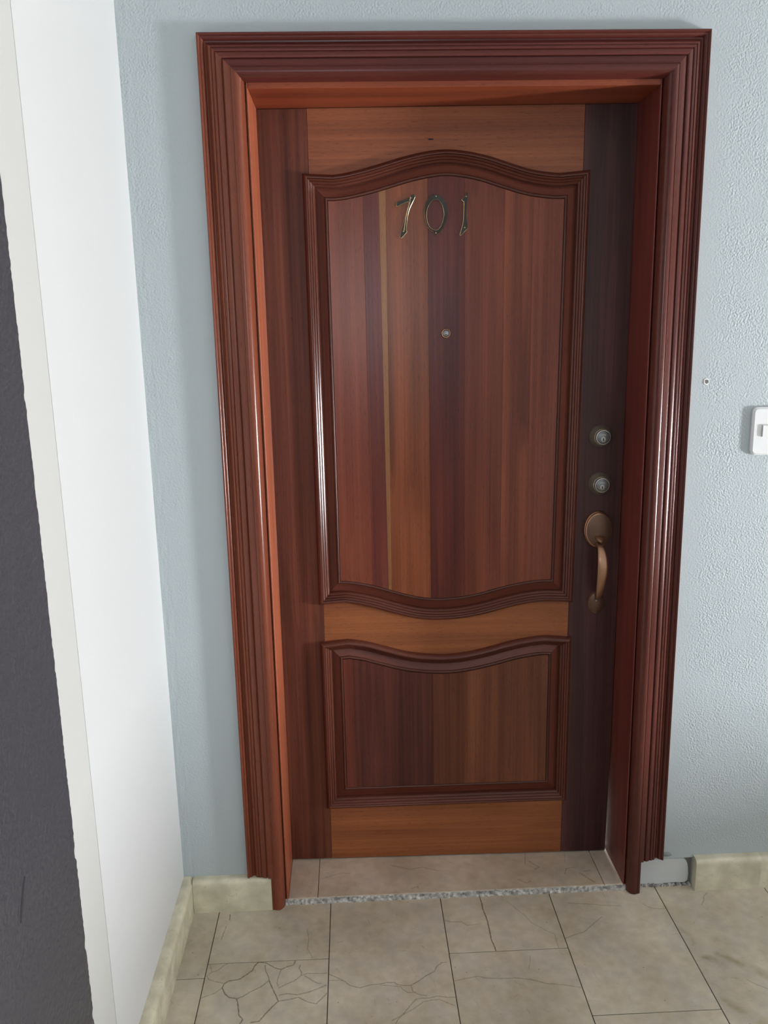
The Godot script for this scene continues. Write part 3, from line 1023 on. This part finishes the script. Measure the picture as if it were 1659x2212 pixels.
func build_door() -> void:
	var door := base("door_1", Vector3(0.1075, 0, -0.167), -0.0205)
	tag(door, "dark red-brown wooden panelled door numbered 701", "door", "structure")
	var lo := 0.0208
	var hi := 2.1020
	# curved outlines of the two panels
	var tops := catmull([Vector2(0.1065, 1.9515), Vector2(0.130, 1.9478), Vector2(0.1616, 1.9462), Vector2(0.2082, 1.9502), Vector2(0.2665, 1.9622), Vector2(0.3131, 1.9745), Vector2(0.3713, 1.9898), Vector2(0.4293, 2.0000), Vector2(0.4687, 2.0025), Vector2(0.5105, 1.9990), Vector2(0.5685, 1.9875), Vector2(0.6269, 1.9690), Vector2(0.6855, 1.9518), Vector2(0.7442, 1.9435), Vector2(0.791, 1.9440), Vector2(0.8320, 1.9490)], 4)
	var bots := catmull([Vector2(0.1085, 0.8180), Vector2(0.1485, 0.8232), Vector2(0.1911, 0.8212), Vector2(0.2516, 0.8081), Vector2(0.3161, 0.7880), Vector2(0.3809, 0.7712), Vector2(0.4422, 0.7655), Vector2(0.5114, 0.7690), Vector2(0.5766, 0.7808), Vector2(0.6417, 0.7978), Vector2(0.7068, 0.8098), Vector2(0.7589, 0.8125), Vector2(0.8195, 0.8085)], 4)
	var b1 := [
		[0.10, 0.2615, 0.2570, 0.10, wood(0.28, 0.078, 0.041, 0, 0.30)],
		[0.2615, 0.3090, 0.2965, 0.2570, wood(0.20, 0.048, 0.032, 4, 0.30)],
		[0.3090, 0.3110, 0.3160, 0.2965, wood(0.36, 0.165, 0.060, 0, 0.30)],
		[0.3110, 0.4225, 0.4215, 0.3160, wood(0.30, 0.088, 0.034, 3, 0.30)],
		[0.4225, 0.5160, 0.5150, 0.4215, wood(0.185, 0.040, 0.026, 4, 0.30)],
		[0.5160, 0.6140, 0.6180, 0.5150, wood(0.235, 0.060, 0.031, 3, 0.30)],
		[0.6140, 0.6860, 0.6910, 0.6180, wood(0.28, 0.076, 0.036, 4, 0.30)],
		[0.6860, 0.8300, 0.8400, 0.6910, wood(0.275, 0.074, 0.038, 3, 0.30)]]
	var upper := panel(door, tops, bots, b1, 0.07)
	var tops2 := catmull([Vector2(0.1080, 0.7075), Vector2(0.1350, 0.7150), Vector2(0.1711, 0.7168), Vector2(0.2362, 0.7076), Vector2(0.3013, 0.6885), Vector2(0.3667, 0.6714), Vector2(0.4456, 0.6630), Vector2(0.5115, 0.6668), Vector2(0.5773, 0.6800), Vector2(0.643, 0.6972), Vector2(0.7086, 0.7090), Vector2(0.7612, 0.7115), Vector2(0.8190, 0.7050)], 4)
	var bots2 := [Vector2(0.1090, 0.1880), Vector2(0.46, 0.1910), Vector2(0.8180, 0.1940)]
	var b2 := [
		[0.10, 0.1990, 0.1990, 0.10, wood(0.21, 0.052, 0.030, 3)],
		[0.1990, 0.4265, 0.4265, 0.1990, wood(0.130, 0.035, 0.024, 1)],
		[0.4265, 0.5250, 0.5250, 0.4265, wood(0.18, 0.055, 0.027, 4)],
		[0.5250, 0.8400, 0.8400, 0.5250, wood(0.235, 0.078, 0.034, 3)]]
	var lower := panel(door, tops2, bots2, b2, 0.53)
	# stiles and rails
	var s := begin()
	prism(s, PackedVector2Array([Vector2(0.0, lo), Vector2(0.1185, lo), Vector2(0.1235, hi), Vector2(0.0, hi)]), -0.04, -0.0001, 0.0006, uv_y(Vector2(0.05, 0.2)))
	obj("stile", s, M.stile, door)
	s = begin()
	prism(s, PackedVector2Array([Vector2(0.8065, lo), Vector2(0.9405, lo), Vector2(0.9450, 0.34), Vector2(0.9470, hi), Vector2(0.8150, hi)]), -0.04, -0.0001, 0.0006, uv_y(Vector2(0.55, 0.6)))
	obj("stile", s, M.stile_shaded, door)
	var rails := [[1.88, hi, M.rail_top], [0.63, 0.88, M.rail], [lo, 0.26, M.rail]]
	for r in rails:
		var el := func(y: float) -> float: return 0.1185 + (y - lo) * 0.0024 + 0.0005
		var er := func(y: float) -> float: return 0.8065 + (y - lo) * 0.0041 - 0.0005
		var rect := PackedVector2Array([Vector2(el.call(r[0]), r[0]), Vector2(er.call(r[0]), r[0]), Vector2(er.call(r[1]), r[1]), Vector2(el.call(r[1]), r[1])])
		var pieces := [rect]
		for cut in [upper, lower]:
			var rest := []
			for q in pieces:
				rest.append_array(Geometry2D.clip_polygons(q, cut))
			pieces = rest
		var st := begin()
		for q in pieces:
			var ext := 0.0
			for v in q:
				ext = maxf(ext, absf(v.x - q[0].x))
			if ext > 0.5:
				prism(st, q, -0.04, 0.0, 0.0004, uv_x(Vector2(0.3 + r[0], 0.2 + r[0])))
		obj("rail", st, r[2], door)
	var core := begin()
	prism(core, PackedVector2Array([Vector2(0.0, lo), Vector2(0.9405, lo), Vector2(0.9450, 0.34), Vector2(0.9470, hi), Vector2(0.0, hi)]), -0.042, -0.021, 0.0, uv_y())
	obj("door_core", core, M.stile, door)

	# dark knot in the top rail
	var kn := begin()
	lathe(kn, 0.4300, 2.0265, [Vector2(0.0085, -0.0005), Vector2(0.0070, 0.0002), Vector2(0.0, 0.0003)], 1.0, 0.28, 20)
	obj("knot", kn, wood(0.035, 0.014, 0.010, 0, 0.5), door)

	# 7 0 1
	var seven := digit_outline([[343.7, 1880.0], [347.7, 1881.8], [359.2, 1884.8], [371.3, 1889.0], [380.8, 1895.8], [384.8, 1898.3], [389.4, 1895.1], [390.5, 1891.2], [385.9, 1882.5], [380.5, 1872.4], [374.9, 1861.0], [371.4, 1848.4], [369.2, 1835.6], [367.7, 1822.8], [366.9, 1812.6], [368.6, 1806.8], [353.8, 1791.6], [349.0, 1792.3], [349.1, 1797.5], [352.0, 1810.3], [356.3, 1823.0], [360.5, 1837.1], [364.7, 1851.0], [369.0, 1865.0], [372.4, 1874.6], [372.6, 1878.9], [370.8, 1879.6], [360.4, 1875.9], [351.6, 1871.6], [344.9, 1868.2], [341.5, 1869.9], [340.9, 1875.6]])
	var d7 := number_digit(door, seven, [[378.4, 1889.3], [358.8, 1809.0]], "dark brass figure 7 with bright ridge")
	var path := [Vector2(0.3772, 1.8925), Vector2(0.3760, 1.8790), Vector2(0.3690, 1.8590), Vector2(0.3645, 1.8383), Vector2(0.3615, 1.8204), Vector2(0.3600, 1.8110)]
	var rs := begin()
	var pr := perps_of(path, Vector2(1, 0))
	sweep(rs, path, pr, pr, [Vector2(-0.0015, 0.0010), Vector2(-0.0008, 0.0028), Vector2(0.0, 0.0033), Vector2(0.0008, 0.0028), Vector2(0.0015, 0.0010)])
	obj("ridge", rs, M.brass_edge, d7)
	var one := digit_outline([[521.4, 1900.7], [524.8, 1897.3], [524.1, 1889.1], [522.1, 1877.7], [520.8, 1863.7], [520.2, 1851.0], [520.9, 1835.6], [522.9, 1822.8], [523.6, 1815.1], [521.6, 1811.2], [514.8, 1804.9], [509.4, 1799.9], [504.7, 1795.4], [502.0, 1796.8], [502.7, 1800.6], [506.0, 1811.5], [509.4, 1823.0], [511.4, 1838.3], [512.1, 1853.7], [512.7, 1868.9], [512.4, 1877.4], [509.4, 1879.2], [506.7, 1882.4], [508.7, 1885.5], [513.4, 1889.9], [517.4, 1896.8]])
	# the nought: outer and inner outline joined
	var outer := [[442.4, 1897.0], [454.4, 1893.4], [465.1, 1881.2], [471.1, 1867.1], [472.6, 1854.3], [470.3, 1839.0], [466.2, 1826.3], [459.4, 1813.6], [451.2, 1803.4], [443.8, 1797.8], [441.1, 1796.5], [436.4, 1804.3], [427.0, 1810.3], [419.6, 1818.1], [415.6, 1829.7], [412.7, 1842.6], [411.8, 1855.3], [413.3, 1868.0], [418.1, 1880.7], [424.9, 1890.0], [433.0, 1895.6]]
	var inner := [[442.3, 1883.4], [450.3, 1881.4], [457.0, 1871.1], [460.9, 1858.3], [461.6, 1846.9], [458.8, 1832.8], [454.0, 1820.1], [447.2, 1812.5], [441.8, 1810.7], [433.7, 1812.7], [425.7, 1819.3], [421.0, 1829.6], [418.5, 1842.5], [419.2, 1855.2], [422.7, 1866.6], [428.8, 1876.7], [435.6, 1882.3]]
	var mid := Vector2(0.4418, 1.8470)
	var sample := func(pts: Array, a: float) -> float:
		var best := 0.0
		var dirv := Vector2(sin(a), cos(a))
		for i in pts.size():
			var p := Vector2(pts[i][0], pts[i][1]) / 1000.0 - mid
			var q := Vector2(pts[(i + 1) % pts.size()][0], pts[(i + 1) % pts.size()][1]) / 1000.0 - mid
			var hit = Geometry2D.segment_intersects_segment(Vector2.ZERO, dirv, p, q)
			if hit != null:
				best = maxf(best, hit.length())
		return best
	var zs := begin()
	var ze := begin()
	var N := 72
	var hz := -0.0034
	for i in N:
		var q := []
		for a in [TAU * (i + 0.003) / N, TAU * (i + 1.003) / N]:
			var dv := Vector2(sin(a), cos(a))
			var ro: float = sample.call(outer, a)
			var ri: float = sample.call(inner, a)
			var row := []
			for e in [[ro, hz - 0.001], [ro, hz + 0.0040], [ro - 0.0010, hz + 0.0050], [ri + 0.0012, hz + 0.0040], [ri + 0.0004, hz + 0.0044], [ri, hz + 0.0034], [ri, hz - 0.001]]:
				var p: Vector2 = mid + dv * e[0]
				row.append(Vector3(p.x, p.y, e[1]))
			q.append(row)
		for j in 6:
			var quad := [q[0][j], q[1][j], q[1][j + 1], q[0][j + 1]]
			var nv: Vector3 = (quad[1] - quad[0]).cross(quad[3] - quad[0]).normalized()
			var away: Vector3 = quad[0] - Vector3(mid.x, mid.y, quad[0].z)
			var want: Vector3 = [away, away, Vector3(0, 0, 1), Vector3(0, 0, 1), -away, -away][j]
			if nv.dot(want) < 0.0:
				nv = -nv
			face(ze if (j == 1 or j == 3 or j == 4) else zs, quad, nv, uv_plan)
	var nought := obj("house_number", zs, M.brass_dark, door)
	nought.set_meta("label", "dark brass figure 0 with bright edges")
	obj("worn_edge", ze, M.brass_edge, nought)
	for p in [[442.4, 1892.0], [441.5, 1803.5]]:
		var t := begin()
		lathe(t, p[0] / 1000.0, p[1] / 1000.0, [Vector2(0.0020, hz + 0.0040), Vector2(0.0017, hz + 0.0056), Vector2(0.0, hz + 0.0062)], 1.0, 1.0, 14)
		obj("screw", t, M.brass_edge, nought)
	number_digit(door, one, [[518.8, 1890.5], [515.0, 1815.5]], "dark brass figure 1")

	# peephole
	var ps := begin()
	lathe(ps, 0.4665, 1.5530, [Vector2(0.0128, -0.0040), Vector2(0.0126, -0.0005), Vector2(0.0112, 0.0012), Vector2(0.0094, 0.0008), Vector2(0.0088, -0.0008)])
	var peep := obj("peephole", ps, M.bronze_rim, door)
	ps = begin()
	lathe(ps, 0.4665, 1.5530, [Vector2(0.0088, -0.001), Vector2(0.0080, 0.0012), Vector2(0.0060, 0.0028), Vector2(0.0035, 0.0037), Vector2(0.0, 0.0040)])
	obj("lens", ps, M.lens, peep)

	# two deadbolts
	for c in [Vector2(0.8826, 1.2740), Vector2(0.8844, 1.1443)]:
		var rs2 := begin()
		lathe(rs2, c.x, c.y, [Vector2(0.0312, -0.001), Vector2(0.0312, 0.0025), Vector2(0.0300, 0.0055), Vector2(0.0250, 0.0130), Vector2(0.0228, 0.0185), Vector2(0.0215, 0.0205), Vector2(0.0195, 0.0210), Vector2(0.0, 0.0210)])
		var dead := obj("deadbolt", rs2, M.rose, door)
		rs2 = begin()
		lathe(rs2, c.x, c.y, [Vector2(0.0205, 0.0200), Vector2(0.0205, 0.0265), Vector2(0.0195, 0.0280), Vector2(0.0172, 0.0284), Vector2(0.0166, 0.0270)])
		obj("collar", rs2, M.steel, dead)
		rs2 = begin()
		lathe(rs2, c.x, c.y, [Vector2(0.0163, 0.0255), Vector2(0.0161, 0.0278), Vector2(0.0155, 0.0282), Vector2(0.0, 0.0282)])
		obj("cylinder_face", rs2, M.steel_face, dead)
		rs2 = begin()
		lathe(rs2, c.x, c.y - 0.0048, [Vector2(0.0070, 0.0278), Vector2(0.0068, 0.0290), Vector2(0.0052, 0.0292), Vector2(0.0048, 0.0285), Vector2(0.0, 0.0285)], 0.95, 1.05, 24)
		obj("plug", rs2, M.steel, dead)
		rs2 = begin()
		bbox(rs2, Vector3(c.x - 0.0012, c.y - 0.0092, 0.0284), Vector3(c.x + 0.0016, c.y - 0.0040, 0.0289), 0.0, uv_plan)
		bbox(rs2, Vector3(c.x - 0.0018, c.y - 0.0052, 0.0284), Vector3(c.x + 0.0006, c.y - 0.0020, 0.0289), 0.0, uv_plan)
		obj("keyway", rs2, M.black, dead)
		# worn maker's stamp across the top of the face
		rs2 = begin()
		for k in 5:
			var x0: float = c.x - 0.0068 + k * 0.0028
			bbox(rs2, Vector3(x0, c.y + 0.0048 + 0.0008 * (2.0 - absf(k - 2.0)), 0.0280), Vector3(x0 + 0.0019, c.y + 0.0078 + 0.0008 * (2.0 - absf(k - 2.0)), 0.02835), 0.0, uv_plan)
		obj("worn_stamp", rs2, M.steel, dead)

	# handle set
	var ex := 0.8822
	var ey := 1.0175
	var hs := begin()
	lathe(hs, ex, ey, [Vector2(0.0335, -0.001), Vector2(0.0335, 0.0045), Vector2(0.0322, 0.0080), Vector2(0.0300, 0.0100), Vector2(0.0, 0.0100)], 1.16, 1.56, 56)
	var handle := obj("door_handle", hs, M.bronze_rim, door)
	handle.set_meta("label", "antique bronze handle set with oval plate")
	hs = begin()
	lathe(hs, ex, ey, [Vector2(0.0300, 0.0090), Vector2(0.0316, 0.0125), Vector2(0.0318, 0.0165), Vector2(0.0306, 0.0188), Vector2(0.0290, 0.0195)], 1.16, 1.56, 56)
	obj("plate_rim", hs, M.bronze_rim, handle)
	hs = begin()
	lathe(hs, ex, ey, [Vector2(0.0290, 0.0195), Vector2(0.0240, 0.0206), Vector2(0.0160, 0.0214), Vector2(0.0080, 0.0218), Vector2(0.0, 0.0219)], 1.16, 1.56, 56)
	obj("oval_plate", hs, M.bronze, handle)
	# thumb piece
	hs = begin()
	var rings := []
	for i in 7:
		var f := i / 6.0
		var hw := 0.0125 * sqrt(maxf(0.02, 1.0 - pow(f * 0.96, 3.0)))
		var yy := ey - 0.0165 - 0.0080 * f - 0.004 * f * f
		var zz := 0.0205 + 0.0230 * f - 0.004 * f * f
		var ring := []
		for k in 14:
			var a := TAU * k / 14.0
			ring.append(Vector3(ex + 0.0015 + cos(a) * hw, yy + sin(a) * 0.0026, zz + sin(a) * 0.0016))
		rings.append(ring)
	loft(hs, rings)
	obj("thumb_latch", hs, M.grip, handle)
	# grip
	var gp := [Vector3(0.8828, 0.9800, 0.016), Vector3(0.8826, 0.9785, 0.030), Vector3(0.8830, 0.9720, 0.0415), Vector3(0.8838, 0.9600, 0.0500), Vector3(0.8846, 0.9430, 0.0560), Vector3(0.8850, 0.9230, 0.0580), Vector3(0.8848, 0.9000, 0.0560), Vector3(0.8844, 0.8770, 0.0500), Vector3(0.8842, 0.8560, 0.0415), Vector3(0.8842, 0.8380, 0.0320), Vector3(0.8844, 0.8270, 0.0225), Vector3(0.8846, 0.8210, 0.0120)]
	var ws := [0.0078, 0.0082, 0.0095, 0.0118, 0.0136, 0.0142, 0.0138, 0.0126, 0.0108, 0.0084, 0.0066, 0.0056]
	var fine := []
	for i in gp.size() - 1:
		for k in 4:
			var f := k / 4.0
			var p: Vector3 = gp[i].cubic_interpolate(gp[i + 1], gp[maxi(i - 1, 0)], gp[mini(i + 2, gp.size() - 1)], f)
			fine.append([p, lerpf(ws[i], ws[i + 1], f)])
	fine.append([gp[-1], ws[-1]])
	rings = []
	for i in fine.size():
		var t: Vector3 = (fine[mini(i + 1, fine.size() - 1)][0] - fine[maxi(i - 1, 0)][0]).normalized()
		var wdir := Vector3(1, 0, 0)
		var ndir := t.cross(wdir).normalized()
		var ring := []
		for k in 20:
			var a := TAU * k / 20.0
			var cx := signf(cos(a)) * pow(absf(cos(a)), 0.55)
			var cy := signf(sin(a)) * pow(absf(sin(a)), 0.75)
			ring.append(fine[i][0] + wdir * cx * fine[i][1] + ndir * cy * (0.0048 + 0.10 * fine[i][1]))
		rings.append(ring)
	hs = begin()
	loft(hs, rings)
	obj("grip", hs, M.grip, handle)
	# lower rosette and its screw
	hs = begin()
	lathe(hs, 0.8848, 0.8050, [Vector2(0.0200, -0.001), Vector2(0.0200, 0.0040), Vector2(0.0190, 0.0065), Vector2(0.0178, 0.0085)], 1.17, 1.62, 44)
	obj("rosette_rim", hs, M.bronze_rim, handle)
	hs = begin()
	lathe(hs, 0.8848, 0.8050, [Vector2(0.0178, 0.0085), Vector2(0.0130, 0.0100), Vector2(0.0070, 0.0108), Vector2(0.0, 0.0110)], 1.17, 1.62, 44)
	obj("rosette", hs, M.bronze, handle)
	hs = begin()
	lathe(hs, 0.8842, 0.8150, [Vector2(0.0034, 0.0095), Vector2(0.0032, 0.0135), Vector2(0.0018, 0.0146), Vector2(0.0, 0.0147)], 1.0, 1.3, 16)
	obj("screw", hs, M.steel, handle)

func rounded(x0: float, y0: float, x1: float, y1: float, r: float) -> PackedVector2Array:
	var out := PackedVector2Array()
	for c in [[x1 - r, y1 - r, 0.0], [x0 + r, y1 - r, 90.0], [x0 + r, y0 + r, 180.0], [x1 - r, y0 + r, 270.0]]:
		for k in 7:
			var a := deg_to_rad(c[2] + 15.0 * k)
			out.append(Vector2(c[0] + cos(a) * r, c[1] + sin(a) * r))
	return out

func build_switch() -> void:
	var root := base("light_switch", Vector3(1.3265, 1.2365, 0.0))
	tag(root, "white plastic light switch with rounded cover plate", "light switch")
	var s := begin()
	prism(s, rounded(0.0, 0.0, 0.080, 0.121, 0.013), 0.0, 0.0085, 0.003, uv_plan)
	var pl := obj("cover_plate", s, M.plastic, root)
	s = begin()
	prism(s, rounded(0.003, 0.003, 0.077, 0.118, 0.011), 0.008, 0.0100, 0.0018, uv_plan)
	obj("plate_crown", s, M.plastic, pl)
	s = begin()
	prism(s, rounded(0.0250, 0.0475, 0.0560, 0.0760, 0.0012), 0.009, 0.0145, 0.0008, uv_plan)
	var rk := obj("rocker", s, M.plastic, root)
	s = begin()
	bbox(s, Vector3(0.0243, 0.0470, 0.0095), Vector3(0.0256, 0.0765, 0.0135), 0.0, uv_plan)
	obj("rocker_side", s, M.plastic_grey, rk)  # grey strip along the left side of the raised rocker

# ---------------------------------------------------------------- scene
const RX := 5.0                       # end wall of the hall, right of the door
const RZ := 3.3                       # wall facing the door
const WZ := Vector2(1.04, 1.38)       # window in the end wall: depth and height range
const WY := Vector2(0.18, 0.94)
const VX := Vector2(-0.10, 0.58)      # window in the facing wall
const VY := Vector2(1.40, 2.10)

func _ready() -> void:
	# camera
	var cam := Camera3D.new()
	cam.name = "camera"
	cam.fov = 63.396
	cam.near = 0.05
	cam.transform = Transform3D(Basis(Vector3(0.998972, -0.01945, 0.040945), Vector3(0.027684, 0.977029, -0.211303), Vector3(-0.035895, 0.212219, 0.976563)), Vector3(0.321255, 1.559745, 2.050825))
	add_child(cam)
	cam.current = true
	# environment
	var env := Environment.new()
	env.background_mode = Environment.BG_SKY
	var sky := Sky.new()
	sky.sky_material = PhysicalSkyMaterial.new()
	env.sky = sky
	env.tonemap_mode = Environment.TONE_MAPPER_LINEAR
	env.tonemap_exposure = 1.0
	env.sdfgi_enabled = true
	env.ssao_enabled = true
	env.ssil_enabled = true
	var we := WorldEnvironment.new()
	we.name = "environment"
	we.environment = env
	add_child(we)
	make_materials()
	# daylight: a low window at the end of the hall, one behind the viewer, one in the room behind the door
	window("window_1", Vector3(RX + 0.05, (WY.x + WY.y) / 2, (WZ.x + WZ.y) / 2), PI / 2, WZ.y - WZ.x, WY.y - WY.x, 29.0, Color(0.96, 0.975, 1.0), "low narrow frosted window at the end of the hall")
	window("window_2", Vector3((VX.x + VX.y) / 2, (VY.x + VY.y) / 2, RZ + 0.05), 0.0, VX.y - VX.x, VY.y - VY.x, 0.8, Color(0.90, 0.96, 1.0), "frosted window in the wall facing the door")
	window("window_3", Vector3(0.55, 1.2, -1.66), PI, 1.2, 1.6, 25.0, Color(0.95, 0.98, 1.0), "window in the room behind the door")
	build_walls()
	build_floor()
	build_skirting()
	build_casing()
	build_door()
	build_switch()
